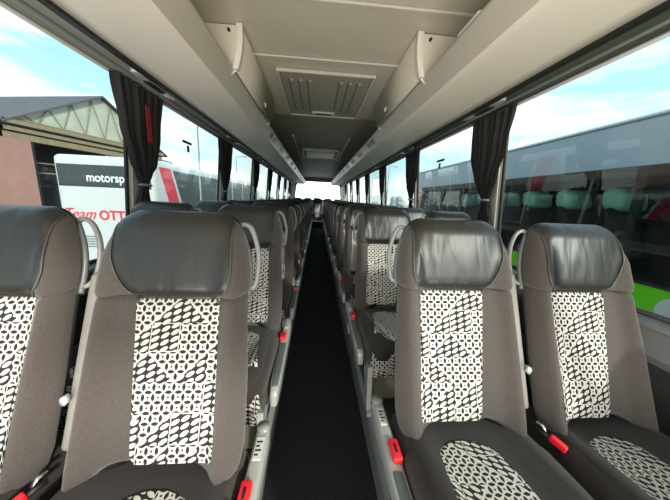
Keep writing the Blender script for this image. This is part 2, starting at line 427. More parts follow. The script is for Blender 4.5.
# overhead lockers
def locker(s, y0, y1, label):
    r = empty('overhead_locker', (s*.55, y0, 1.96)); tag(r, label, 'overhead locker', 'closed overhead lockers')
    def fx(t): return .018+.012*math.sin(PI*t)+.028*t       # bowed door front, t 0 bottom .. 1 top
    N = 12; zs = [.0+.235*i/N for i in range(N+1)]
    L = y1-y0
    def doorsheet(ya, yb_, off, th_):
        v = []; f = []
        for yy in (ya, yb_):
            for o_ in (0, th_):
                for i in range(N+1):
                    v.append((s*(-fx(i/N)*1-off+o_), yy, zs[i]))
        n = N+1
        for i in range(N):
            f.append((i, i+1, 2*n+i+1, 2*n+i)); f.append((n+i, n+i+1, 3*n+i+1, 3*n+i))
            f.append((i, i+1, n+i+1, n+i)); f.append((2*n+i, 2*n+i+1, 3*n+i+1, 3*n+i))
        f.append((0, n, 3*n, 2*n)); f.append((N, n+N, 3*n+N, 2*n+N))
        return v, f
    d = MB(); d.add(*doorsheet(.012, L, 0, .02)); do = d.build('door', M['lip'], r, True)
    e = MB(); e.add(*doorsheet(-.012, .02, .004, .034)); e.build('edge_strip', M['beige'], do)
    k = MB(); k.rbox((-s*(fx(.25)+.003), L*.66, .05), (.01, .03, .035), .004, 2); k.build('latch', M['white'], do, True)
    # end panel facing forward
    v = [(s*(-fx(i/N)+.01), .012, zs[i]) for i in range(N+1)]+[(s*.34, .012, .232), (s*.46, .012, .18), (s*.53, .012, .06), (s*.53, .012, -.03), (s*.03, .012, -.03)]
    for yy in (.012, L-.01):
        e = MB(); e.add([(a, yy, c) for a, b_, c in v], [tuple(range(len(v)))]); e.build('end_panel', M['beige'], r)
    e = MB(); e.cyl((s*.03, -.002, .205), (s*.03, .014, .205), .008); e.build('screw_cap', M['black'], r)
locker(-1, 1.72, 2.83, 'closed beige overhead locker on the left rack, bowed door front, beside the ribbed hatch')
locker(1, 1.64, 2.73, 'closed beige overhead locker on the right rack, bowed door front, beside the ribbed hatch')
br = MB(); br.rbox((.585, 1.22, 1.985), (.03, .16, .035), .008, 2)
tag(br.build('rack_hinge', M['white'], None, True), 'small white hinge block on the lip of the right luggage rack near the locker', 'hinge')

# ------------------------------------------------------------------ curtains, brackets, hammers
ORD = ['first','second','third','fourth','fifth','sixth','seventh','eighth','ninth','tenth','eleventh','twelfth','thirteenth','fourteenth','fifteenth']
def curtain(s, y, label, mirror=False, tagred=False):
    NZ, NU = 26, 60; v = []; f = []
    sd = random.random()*6
    for j in range(NZ+1):
        z = 1.845-(1.845-1.0)*j/NZ
        # front / back edges along y
        e0 = scurve([(.92, .0), (1.15, .02), (1.24, .045), (1.28, .05), (1.33, .03), (1.42, -.02), (1.6, -.09), (1.845, -.135)], z)
        e1 = scurve([(.92, .16), (1.15, .145), (1.24, .125), (1.28, .125), (1.33, .16), (1.42, .235), (1.6, .285), (1.845, .31)], z)
        wd = (e1-e0)
        for i in range(NU+1):
            t = i/NU
            amp = .012+.010*min(1, wd/.3)
            ph = t*2*PI*7+sd
            x = 1.118+(1.85-z)*.07+amp*math.sin(ph+.5*math.sin(z*9))*(.7+.3*math.sin(t*17+sd))
            yy = lerp(e0, e1, t)+.004*math.sin(ph*2+z*4)
            v.append((s*x, y+yy, z))
    n = NU+1
    for j in range(NZ):
        for i in range(NU): f.append((j*n+i, j*n+i+1, (j+1)*n+i+1, (j+1)*n+i))
    r = empty('window_curtain', (0, 0, 0)); tag(r, label, 'curtain', 'dark window curtains')
    mesh_obj('cloth', v, f, M['curtain'], r)
    t_ = MB(); t_.tube([(s*(1.158+.028*math.cos(a)), y+.087+.04*math.sin(a), 1.275) for a in [2*PI*k/16 for k in range(16)]], .009, 8, True)
    t_.build('tie_band', M['plastic'], r, True)
    if tagred:
        q = MB(); q.box(s*1.085-.002, s*1.085+.002, y+.045, y+.085, 1.53, 1.74); q.build('red_tag', simple('red_ribbon', (.28, .01, .015), .6), r)
for s, nm in ((-1, 'left'), (1, 'right')):
    for i, y in enumerate(poles[1:8]):
        lab = 'gathered black curtain tied at the %s window pillar along the %s side of the coach' % (ORD[i]+('' if i else ' (nearest)'), nm)
        lab = 'gathered black curtain at the %s pillar from the camera, %s windows' % (ORD[i], nm)
        curtain(s, y-(.05 if s < 0 else .03), lab, tagred=(s < 0 and i == 0))
        b_ = empty('curtain_bracket', (s*1.04, y+.05, 1.868)); tag(b_, 'silver oval fitting with black slot in the window header above the %s pillar, %s windows' % (ORD[i], nm), 'bracket', 'header fittings above curtains')
        q = MB(); v_, f_ = roundbox((.10, .42, .026), .012, 3)
        q.add([(p[0]*math.sqrt(max(.02, 1-(p[1]/.216)**2)), p[1], p[2]) for p in v_], f_); q.build('oval_plate', M['trim'], b_, True)
        q = MB(); q.rbox((0, -.02, -.012), (.036, .17, .02), .006, 2); q.build('slot', M['black'], b_, True)
for s, nm, y in ((-1, 'left', 2.42), (1, 'right', 2.60)):
    z = 1.66; x = WX(z)-.012
    r = empty('emergency_hammer', (s*x, y, z)); tag(r, 'small black T-shaped emergency hammer on the %s window between the two nearest curtains' % nm, 'hammer', 'black emergency hammers on the windows')
    q = MB(); q.rbox((0, 0, 0), (.012, .15, .022), .005, 2); q.build('head', M['black'], r, True)
    q = MB(); q.rbox((0, .01, -.05), (.012, .03, .055), .005, 2); q.build('handle', M['black'], r, True)

# ------------------------------------------------------------------ seats
K, ZB, ZL, ZT = .385, .51, .944, 1.174
PK = [1.0]
def PXF(z): return PK[0]*lerp(.050, .022, max(0, min(1, (z-.54)/.4)))                                  # the pattern sits a little toward the aisle
def yc(z):  return K*(z-ZB) - max(0, z-.95)**2*.35
def hw(z):
    if z < ZL: h = curve([(.47, .198), (.495, .219), (.54, .229), (.7, .226), (.85, .215), (ZL-.012, .209), (ZL, .203)], z)
    else: h = curve([(ZL, .209), (ZL+.012, .214), (1.0, .212), (1.06, .202), (1.11, .186), (1.2, .166)], z)
    r = .055; zz = z-(ZT-r)
    if zz > 0: h -= r*(1-math.sqrt(max(0, 1-(zz/r)**2)))
    return h
def prof_t(z):                             # roundover at the very top and bottom
    r = .05; q = 1.
    if z > ZT-r: q = math.sqrt(max(0, 1-((z-(ZT-r))/r)**2))
    if z < .515: q = min(q, math.sqrt(max(.15, 1-((.515-z)/.042)**2)))
    return q
def front(x, z):
    h = hw(z); a = min(1, abs(x)/h)
    base = .040*(1-a**6)**.5*prof_t(z)
    if z < ZL:
        bol = .038*math.exp(-((abs(x)-.182)/.027)**2)*prof_t(z)
        g = 1-math.exp(-((ZL-z)/.010)**2)*.35
        return yc(z)-(base*g+bol)
    wing = .034*math.exp(-((abs(x)-.180)/.032)**2)*max(0, 1-max(0, z-1.05)/.13)
    g = 1-math.exp(-((z-ZL)/.010)**2)*.25
    return yc(z)-(base*g+.014*(1-a**6)**.5*prof_t(z)+wing)
def back(x, z):
    h = hw(z); a = min(1, abs(x)/h)
    return yc(z)+.042*(1-a**5)**.5*prof_t(z)
def zlist():
    zs = [.475+(.51-.475)*i/4 for i in range(5)]+[.51+(ZL-.03-.51)*i/12 for i in range(1, 13)]
    zs += [ZL-.018, ZL-.010, ZL-.004, ZL-.0005, ZL+.0005, ZL+.005, ZL+.012, ZL+.022]
    zs += [ZL+.03+(ZT-.05-ZL-.03)*i/8 for i in range(1, 9)]
    zs += [ZT-.05+.05*math.sin(PI/2*i/8) for i in range(1, 9)]
    return zs
def backrest_mesh():
    zs = zlist(); N = 32; v = []; f = []
    xs = [-math.cos(PI*i/N) for i in range(N+1)]
    xs = [math.copysign(abs(x)**.9, x) for x in xs]
    for z in zs:
        h = hw(z)
        def up(x): return z+.056*max(0, 1-(abs(x)/.165)**4)*max(0, min(1, (.60-z)/.125))
        for x in xs: v.append((x*h, front(x*h, z)+K*(up(x*h)-z), up(x*h)))
        for x in xs[::-1][1:-1]: v.append((x*h, back(x*h, z)+K*(up(x*h)-z), up(x*h)))
    n = len(xs)*2-2
    for j in range(len(zs)-1):
        for i in range(n): f.append((j*n+i, j*n+(i+1) % n, (j+1)*n+(i+1) % n, (j+1)*n+i))
    f.append(tuple(range(n))[::-1])
    f.append(tuple(range((len(zs)-1)*n, len(zs)*n)))
    return v, f
def patch(zs, halfw, off, nx=24, fn=front, edge=.0008, ca=0):
    v = []; f = []; uv = []; arc = 0; last = None
    for j, z in enumerate(zs):
        h = halfw(z); p0 = Vector((fn(0, z), z))
        if last is not None: arc += (p0-last).length
        last = p0
        for i in range(nx+1):
            t = -1+2*i/nx; x = t*h+ca*PXF(z)
            o = off*min(1, (1-abs(t))*7)**.6+edge
            o *= 1 if 0 < j < len(zs)-1 else .2
            v.append((x, fn(x, z)+(-o if fn is front else o), z)); uv.append((x, arc))
    n = nx+1
    for j in range(len(zs)-1):
        for i in range(nx): f.append((j*n+i, j*n+i+1, (j+1)*n+i+1, (j+1)*n+i))
    return v, f, uv
BR = backrest_mesh()
def panel_data(a_): return patch([.535+(ZL-.010-.535)*i/24 for i in range(25)], lambda z: curve([(.535, .095), (.545, .105), (.56, .108), (.96, .1165)], z), .004, ca=a_)
def lw(z): return min(curve([(ZL, .120), (.952, .127), (.965, .140), (.985, .153), (1.01, .161), (1.05, .166), (1.2, .166)], z), hw(z)*.985 if z < ZT-.03 else hw(z)*1.0)
def leather(ca):
    z1 = [ZL-.012, ZL-.002, ZL+.008]+[ZL+.015+(ZT-.05-ZL-.015)*i/10 for i in range(1, 11)]+[ZT-.05+.05*math.sin(PI/2*i/8) for i in range(1, 9)]
    rows = [(z, front, -1) for z in z1]+[(z, back, 1) for z in z1[::-1][1:10]]
    nx = 28; v = []; f = []
    for j, (z, fn, sg) in enumerate(rows):
        h = lw(z) if sg < 0 else hw(z)*.99
        for i in range(nx+1):
            t = -1+2*i/nx; x = t*h+ca*PXF(z)*max(0, min(1, (1.10-z)/.15))*(1 if sg < 0 else 0)
            o = .010*min(1, (1-abs(t))*8)**.5+.001
            if j == 0: o = .0
            zz = z+(.007*prof_top(z))
            bulge = .010*max(0, 1-t*t)*math.sin(PI*min(1, max(0, (z-ZL)/(ZT-ZL)))) if sg < 0 else 0
            v.append((x, fn(x, z)+sg*(o*(.35+.65*prof_t(z))+bulge), zz))
    n = nx+1
    for j in range(len(rows)-1):
        for i in range(nx): f.append((j*n+i, j*n+i+1, (j+1)*n+i+1, (j+1)*n+i))
    return v, f
def prof_top(z): return max(0, (z-(ZT-.06))/.06)


def ctop(x, y):                            # cushion top height, y = 0 at backrest front, negative forward
    a = min(1, abs(x)/.228)
    z = .492+.008*math.sin(PI*min(1, max(0, (-y)/.5)))+(.010+.042*max(0, min(1, -y/.35)))*math.exp(-((abs(x)-.172)/.040)**2)
    z -= .03*max(0, a-.86)/.14
    if y > -.02: z -= .004
    r = .085; yy = (-.515+r)-y
    if yy > 0: z -= r*(1-math.sqrt(max(0, 1-(min(yy, r)/r)**2)))
    return z
def cushion_mesh():
    v, f = roundbox((.452, .60, .15), .03, 3)
    out = []
    for x, y, z in v:
        yy = y-.215                        # centre of cushion
        if z > 0:
            k = min(1, z/.075)
            zt = ctop(x, yy); zz = .37+(zt-.37)*k
            if k > .95: zz = zt-(.075-z)*1
        else: zz = .37+z*.55
        if z > 0: pass
        fr = max(0, (-yy-.40)/.115)        # sides pull in toward the front
        out.append((x*(1-.10*fr**2), yy, zz))
    return out, f
CU = cushion_mesh()
def cushion_panel(ca):
    # path: from rear to front over the nose and down
    rows = []; y = -.070; 
    ys = [-.070-.01*i for i in range(6)]+[-.12-.02*i for i in range(1, 16)]
    r = .085
    path = [(yy, None) for yy in ys if yy > -.43]
    for i in range(0, 9):
        a = PI/2*i/8; path.append((-.43-(r+.003)*math.sin(a), .487+.004-r*(1-math.cos(a))))
    path += [(-.518, .39), (-.517, .36), (-.512, .335)]
    v = []; f = []; uv = []; arc = 0; last = None; nx = 20
    for j, (yy, z) in enumerate(path):
        zc = ctop(0, yy)+.005 if z is None else z
        p0 = Vector((yy, zc)); arc += (p0-last).length if last is not None else 0; last = p0
        h = curve([(0, .030), (.01, .062), (.02, .078), (.04, .093), (.1, .108), (.22, .122), (.34, .150), (.44, .172), (.52, .188), (.7, .19)], arc)
        for i in range(nx+1):
            t = -1+2*i/nx; x = t*h+ca*.035
            zz = (ctop(x, yy)+.005*min(1, (1-abs(t))*8)) if z is None else z
            yq = yy if z is None else yy+(0 if abs(t) < .9 else .003)
            v.append((x, yq, zz)); uv.append((x, arc+.31))
    n = nx+1
    for j in range(len(path)-1):
        for i in range(nx): f.append((j*n+i, j*n+i+1, (j+1)*n+i+1, (j+1)*n+i))
    return v, f, uv
CPS = {a_: cushion_panel(a_) for a_ in (-1, 1)}

def smooth_pts(pts, n=6):
    P = [Vector(p) for p in pts]; out = []
    for i in range(len(P)-1):
        p0 = P[max(0, i-1)]; p1 = P[i]; p2 = P[i+1]; p3 = P[min(len(P)-1, i+2)]
        for k in range(n):
            t = k/n
            out.append(.5*((2*p1)+(-p0+p2)*t+(2*p0-5*p1+4*p2-p3)*t*t+(-p0+3*p1-3*p2+p3)*t**3))
    out.append(P[-1]); return out

def make_seat(a, kind):
    """a: +1 if the aisle is on the +x side, -1 otherwise; kind 'aisle', 'window' or 'rear'"""
    r = empty('coach_seat'); PK[0] = 1.4 if kind == 'window' else (0 if kind == 'rear' else 1.05)
    mesh_obj('backrest', *BR, M['fabric'], r)
    PANEL = panel_data(a)
    mesh_obj('patterned_panel', PANEL[0], PANEL[1], M['pattern'], r, uvs=PANEL[2])['label'] = 'black and white petal patterned back panel'
    mesh_obj('headrest', *leather(a), M['leather'], r)['label'] = 'black leather headrest cover'
    hd = r.children[-1]
    for sd_ in (-1, 1):
        zz_ = [ZL-.004+(ZT-.012-ZL)*i/22 for i in range(23)]
        q = MB(); q.tube([(sd_*lw(z)+a*PXF(z)*max(0, min(1, (1.10-z)/.15)), front(sd_*lw(z)+a*PXF(z)*max(0, min(1, (1.10-z)/.15)), z)-.004, z) for z in zz_], .0028, 6); q.build('piping', M['piping'], hd, True)
    cu = mesh_obj('cushion', *CU, M['fabric_dark'], r)
    CP = CPS[a]; mesh_obj('cushion_panel', CP[0], CP[1], M['pattern'], cu, uvs=CP[2])['label'] = 'black and white patterned cushion centre'
    for sd_ in (-1, 1):
        q = MB(); v_, f_ = roundbox((.092, .43, .105), .05, 5)
        v_ = [(p[0]*(1-.35*max(0, -p[1]/.215)**2)+.006*sd_, p[1], p[2]*(1-.25*max(0, -p[1]/.215)**3)+.012*math.cos(p[1]*7)) for p in v_]
        q.add([(p[0]+sd_*.180, p[1]-.285, p[2]+.456) for p in v_], f_); q.build('side_bolster', M['fabric_dark'], cu, True)
    # plastic rear shell
    s = MB()
    v = []; f = []; zs = [.47, .6, .8, .95, 1.05, 1.11]; xs = [-1, -.97, -.8, -.4, 0, .4, .8, .97, 1]
    for z in zs:
        for x in xs: v.append((x*hw(z)*.97, back(x*hw(z)*.97, z)+.012+(0 if abs(x) < .98 else -.02), z))
    n = len(xs)
    for j in range(len(zs)-1):
        for i in range(n-1): f.append((j*n+i, j*n+i+1, (j+1)*n+i+1, (j+1)*n+i))
    s.add(v, f); s.build('back_shell', M['shell'], r, True)
    # grab loop on the aisle side of the headrest
    if kind != 'rear':
        def hp(dx, z, dy=.035): return (a*(hw(min(z, 1.1))*.0+dx), yc(z)+dy, z)
        o_ = 0 if kind == 'window' else -.014
        pts = smooth_pts([hp(.150, 1.125), hp(.178, 1.142), hp(.208+o_*.5, 1.128), hp(.233+o_, 1.085), hp(.244+o_, 1.035), hp(.243+o_, .985), hp(.230+o_*.5, .950), hp(.200, .935)], 5)
        h = MB(); h.tube(pts, .0095, 10, rx=.8); h.build('grab_handle', M['plastic'], r, True)
        h2 = MB(); h2.tube(smooth_pts([hp(.165, 1.13, .03), hp(.190, 1.07, .03), hp(.205, 1.0, .03), hp(.205, .92, .03)], 4), .009, 8); h2.build('handle_mount', M['plastic_dark'], r, True)
    if kind == 'window':
        # folded-up armrest standing in the gap toward the aisle seat
        q = MB(); 
        def lean(p): return (p[0], p[1]+K*(p[2]-ZB), p[2])
        q.rbox((a*.257, .05, .755), (.036, .085, .46), .014, 4, lean); ar = q.build('folded_armrest', M['armfab'], r, True)
        q = MB(); q.tube([(a*.258, .032, .672), (a*.258, .05, .672)], .013, 16, rx=.7)
        q.build('hinge_knob', M['trim'], ar, True)
        # buckle on its stalk in the gap
        bk = empty_child('seat_belt_buckle', r)
        q = MB(); q.rbox((0, 0, 0), (.020, .048, .024), .006, 3); q.build('red_button', M['red'], bk, True)
        q = MB(); q.tube([(0, .02, -.005), (0, .04, -.005), (.0, .06, -.01)], .007, 8); q.build('stalk', M['black'], bk, True)
        q = MB(); q.tube([(.0*-a, .035, .006), (.004*-a, .05, .014), (.004*-a, .068, .010)], .005, 8, rx=1.6); q.build('clasp', M['chrome'], bk, True)
        bk.location = (a*.238, -.095, .507); bk.rotation_euler = (.2, 0, -.5*a)
    if kind == 'aisle':
        # slim armrest / side trim along the cushion on the aisle side
        def tr(p):
            x, y, z = p; t = max(0, min(1, (-y)/.50))
            w_ = a*.258; nose = max(0, (t-.72)/.2)
            return (w_+(x-w_)*(1-.35*nose*nose), y, z-.02*t*t-.02*nose*nose)
        q = MB(); q.rbox((a*.258, -.16, .435), (.046, .60, .07), .014, 3, tr); sd = q.build('side_armrest', M['frame'], r, True)
        q = MB(); q.rbox((a*.260, -.28, .4685), (.030, .30, .012), .006, 3, tr); q.build('arm_pad', M['pad'], sd, True)
        q = MB(); q.cyl((a*.258, .135, .452), (a*.258, .135, .478), .022, 18); q.build('pivot_cap', M['plastic'], sd, True)
        q = MB(); q.rbox((a*.258, .06, .4715), (.026, .075, .003), .001, 1); lb = q.build('sticker', M['tag'], sd)
        q = MB()
        for k in range(4): q.box(a*.258-.009, a*.258+(.009 if k % 2 else .002), .035+k*.014, .040+k*.014, .4735, .4742)
        q.build('print_lines', M['black'], lb)
        bk = empty_child('seat_belt_buckle', r)
        q = MB(); q.rbox((0, 0, 0), (.030, .07, .045), .006, 3); q.build('red_button', M['red'], bk, True)
        q = MB(); q.rbox((0, .0, .0225), (.008, .03, .003), .001, 1); q.build('latch_slot', M['black'], bk, True)
        bk.location = (a*.250, -.075, .465)
        # leg frame on the aisle side: upright, brace and foot
        x0, x1 = sorted((a*.206, a*.230))
        q = MB(); q.prismx([(-.52, .40), (-.47, .41), (-.50, .16), (-.55, .16)], x0, x1); q.build('leg', M['frame'], r)
        q = MB(); q.prismx([(-.40, .41), (-.34, .41), (-.50, .16), (-.545, .16)], x0+.006, x1-.006); q.build('leg', M['frame'], r)
        q = MB(); q.prismx([(-.57, .150), (-.57, .175), (-.10, .175), (-.10, .150)], x0, x1); q.build('leg_foot', M['frame'], r)
        q = MB(); q.box(x0, x1, -.52, .08, .395, .415); q.build('leg_rail', M['plastic_dark'], r)
        q = MB(); q.box(x0+.004, x1-.004, -.08, -.02, .16, .40); q.build('leg', M['plastic_dark'], r)
    q = MB(); q.rbox((0, -.445, .262), (.40, .02, .215), .008, 2); q.build('front_skirt', M['skirt'], r, True)
    # underframe
    q = MB(); q.box(-.20, .20, -.40, .0, .30, .345); q.box(-.03, .03, -.25, -.15, .15, .30); q.build('underframe', M['walldark'], r)
    return r
def empty_child(name, parent):
    o = bpy.data.objects.new(name, None); o.empty_display_size = .02
    C.objects.link(o); o.parent = parent; return o

proto = {}
XA, XW = .466, .957
def place(key, a, kind, x, y, label, group, z=0):
    if key not in proto:
        o = make_seat(a, kind); proto[key] = o
    else: o = copy_tree(proto[key])
    o.location = (x, y+.025, z); o.scale = (.93 if kind == 'window' else (.97 if kind == 'rear' else 1), 1, 1); tag(o, label, 'seat', group); return o
LY = [.585+.787*i for i in range(13)]
RY = [.693, 1.645]+[1.645+.83*i for i in range(1, 11)]
for side, ys, s in (('left', LY, -1), ('right', RY, 1)):
    for i, y in enumerate(ys):
        nr = ORD[i]
        for kd, X in (('aisle', XA), ('window', XW)):
            lab = 'dark grey patterned coach seat, %s side of aisle, %s seat, %s row from camera' % (side, kd, nr)
            place((s, kd), -s, kd, s*X, y, lab, 'coach seats in pairs')
for i, x in enumerate((-.93, -.465, 0, .465, .93)):
    place(('r',), 1, 'rear', x, 11.75, 'dark coach seat on the rear bench, %s from the left, below the back window' % ORD[i], 'rear bench seats', .07)

# ------------------------------------------------------------------ outside
GZ = -1.15
g = mesh_obj('ground', [(-150,-80,GZ),(150,-80,GZ),(150,200,GZ),(-150,200,GZ)], [(0,1,2,3)], simple('asphalt', (.38,.37,.35), .9, var=.2, nscale=2), smooth=False); g['kind'] = 'structure'
white = simple('coach_white', (.56,.57,.55), .3, var=.02); redp = simple('coach_red', (.62,.02,.05), .3, var=.03)
dglass = simple('coach_dark_glass', (.045,.055,.055), .2, spec=.3, var=.1, nscale=2)
tyre = simple('tyre', (.02,.02,.02), .8)
def text(name, body, size, mat, parent, loc, rot, offset=0, shear=0, sx=1, spacing=1):
    c = bpy.data.curves.new(name, 'FONT'); c.body = body; c.size = size; c.offset = offset; c.shear = shear; c.extrude = .004; c.space_character = spacing
    c.materials.append(mat)
    t = bpy.data.objects.new(name, c); C.objects.link(t); bpy.context.view_layer.update()
    me = bpy.data.meshes.new_from_object(t.evaluated_get(bpy.context.evaluated_depsgraph_get())); bpy.data.objects.remove(t)
    o = bpy.data.objects.new(name, me); C.objects.link(o); o.parent = parent; o.location = loc; o.rotation_euler = rot; o.scale = (sx, 1, 1)
    if not me.materials: me.materials.append(mat)
    return o

# white coach on the left, rear end toward us
def left_coach():
    r = empty('parked_coach', (-4.83, 6.3, GZ)); tag(r, 'white parked coach with dark rear window and red lettering, outside left windows', 'coach')
    W, L, Zt = 1.05, 11, 1.97-GZ
    def fn(p):
        x, y, z = p
        return (x, y+ (z-1.4)*.06 if y < L/2 else y, z)
    q = MB(); q.rbox((0, L/2, (Zt+.35)/2), (2*W, L, Zt-.35), .12, 4); q.build('body', white, r, True)
    q = MB(); q.rbox((.02, .0, 1.52-GZ), (2*W-.14, .03, .48), .03, 3); rwn = q.build('rear_window', dglass, r, True)
    t = text('lettering', 'motorsport', .27, simple('letter_white', (.85,.85,.85), .5), rwn, (-.36, -.022, 1.40-GZ), (PI/2, 0, 0), .003, 0, .86)
    rt = simple('letter_red', (.7,.03,.06), .5)
    text('lettering', 'Team', .36, rt, r, (-1.0, -.012, .55-GZ), (PI/2, 0, 0), -.002, .5, .86)
    text('lettering', 'OTTO', .30, rt, r, (-.20, -.012, .55-GZ), (PI/2, 0, 0), .006, 0, .92, 1.0)
    # raised side windows and red slanted stripe on the side facing us
    xs = W+.002
    q = MB(); q.add([(xs,.25,2.96),(xs,.75,2.96),(xs,1.25,1.7),(xs,.75,1.7)], [(0,1,2,3)]); q.build('red_stripe', redp, r)
    for k in range(6):
        y0 = .85+k*1.6; q = MB(); q.add([(xs+.002,y0+(0 if k else 0),2.93),(xs+.002,y0+1.5,2.93),(xs+.002,y0+1.5,1.9),(xs+.002,y0+(.45 if k == 0 else 0),1.9)], [(0,1,2,3)]); q.build('side_window', M['glassy'], r)
    q = MB(); q.box(-W+.02, W-.02, -.012, .0, .62-.0, .66); q.build('bumper_seam', M['plastic_dark'], r)
    for k in range(5):
        q = MB(); q.box(-.85, -.25, -.015, .0, 1.05+.06*k, 1.07+.06*k); q.build('grille_bar', M['plastic_dark'], r)
    for yy in (1.8, 8.5):
        for s in (-1, 1):
            q = MB(); q.cyl((s*(W-.28), yy, .48), (s*(W+.005), yy, .48), .48, 28); q.build('wheel', tyre, r, True)
    q = MB(); q.tube([(.55,.3,Zt),(.55,.3,Zt+.12),(.55,1.8,Zt+.10),(.55,1.8,Zt)], .02, 8); q.build('roof_rail', M['plastic_dark'], r, True)
M['glassy'] = simple('coach_side_glass', (.045,.065,.065), .35, var=.1, nscale=2, spec=.12)
left_coach()

# green coach alongside on the right
def right_coach():
    X = 3.2
    r = empty('parked_coach', (X+1.27, 3.2, GZ)); tag(r, 'bright green parked coach with long dark side glass, just outside the right windows', 'coach')
    ya, yb_ = -6.2, 5.2
    green = simple('coach_green', (.14,.60,.01), .3, var=.03); roofm = simple('coach_roof_reflection', (.24,.29,.32), .2, var=.05)  # grey-blue of the upper band is a reflection put into the colour
    def Z(z): return z-GZ
    xl = -1.27
    q = MB(); q.box(xl, 1.27, ya, yb_, Z(-.75), Z(.555)); q.build('lower_body', green, r)
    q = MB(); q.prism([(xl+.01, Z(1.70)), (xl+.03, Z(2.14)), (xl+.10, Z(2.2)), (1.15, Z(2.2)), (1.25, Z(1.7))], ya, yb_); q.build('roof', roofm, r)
    q = MB(); q.tube([(xl+.06, ya, Z(2.19)), (xl+.06, yb_, Z(2.19))], .022, 8); q.build('gutter', M['trim'], r, True)
    q = MB(); q.box(xl+.05, 1.2, ya+.02, yb_-.02, Z(.53), Z(.57)); q.box(1.1, 1.2, ya, yb_, Z(.55), Z(1.72)); q.box(xl+.05, 1.2, yb_-.05, yb_, Z(.55), Z(1.72)); q.build('cabin_shell', M['black'], r)
    o = mesh_obj('side_glass', [(xl, ya, Z(.555)), (xl, yb_, Z(.555)), (xl+.012, yb_, Z(1.70)), (xl+.012, ya, Z(1.70))], [(0,1,2,3)], M['busglass'], r, False)
    for k, y in enumerate((-4.5, -2.6, -.75, 1.15, 3.05)):
        q = MB(); q.box(xl+.02, xl+.06, y-.04, y+.04, Z(.56), Z(1.7)); q.build('window_post', M['black'], r)
    q = MB(); q.box(xl-.004, xl+.001, ya, yb_, Z(.535), Z(.565)); q.build('belt_trim', M['black'], r)
    # white rounded emblem low on the green side
    v = [(xl-.004, -1.28+.15*math.cos(t), Z(.34)+.15*math.sin(t)) for t in [PI*2*k/24 for k in range(24)]]
    q = MB(); q.add(v, [tuple(range(24))]); q.build('white_emblem', white, r)
    v = [(xl-.004, 1.0+.13*math.cos(t), Z(.33)+.14*math.sin(t)) for t in [PI*2*k/24 for k in range(24)]]
    q = MB(); q.add(v, [tuple(range(24))]); q.build('white_emblem', white, r)
    for yy in (-4.0, 3.4):
        q = MB(); q.cyl((xl-.004, yy, .48), (xl+.3, yy, .48), .48, 28); q.build('wheel', tyre, r, True)
    return r
right_coach()
gs = simple('pale_green_cover', (.62,.85,.70), .35, var=.1)
first = None
for i in range(9):
    y = .9+.62*i
    if first is None:
        first = empty('coach_seat', (0,0,0))
        q = MB()
        def hs(p): return (p[0]*(1-.25*max(0, p[2]-.5)), p[1]+p[2]*.2, p[2])
        q.rbox((0, 0, .23), (.42, .10, .46), .045, 4, hs); q.build('backrest', M['fabric_dark'], first, True)
        q = MB(); q.rbox((0, -.005, .55), (.40, .25, .27), .09, 5, hs); q.build('headrest', gs, first, True)
        o = first
    else: o = copy_tree(first)
    o.location = (3.62, y, .82); tag(o, 'pale green headrest seat inside the green coach, %s from its near end' % ORD[i], 'seat', 'seats inside the green coach')

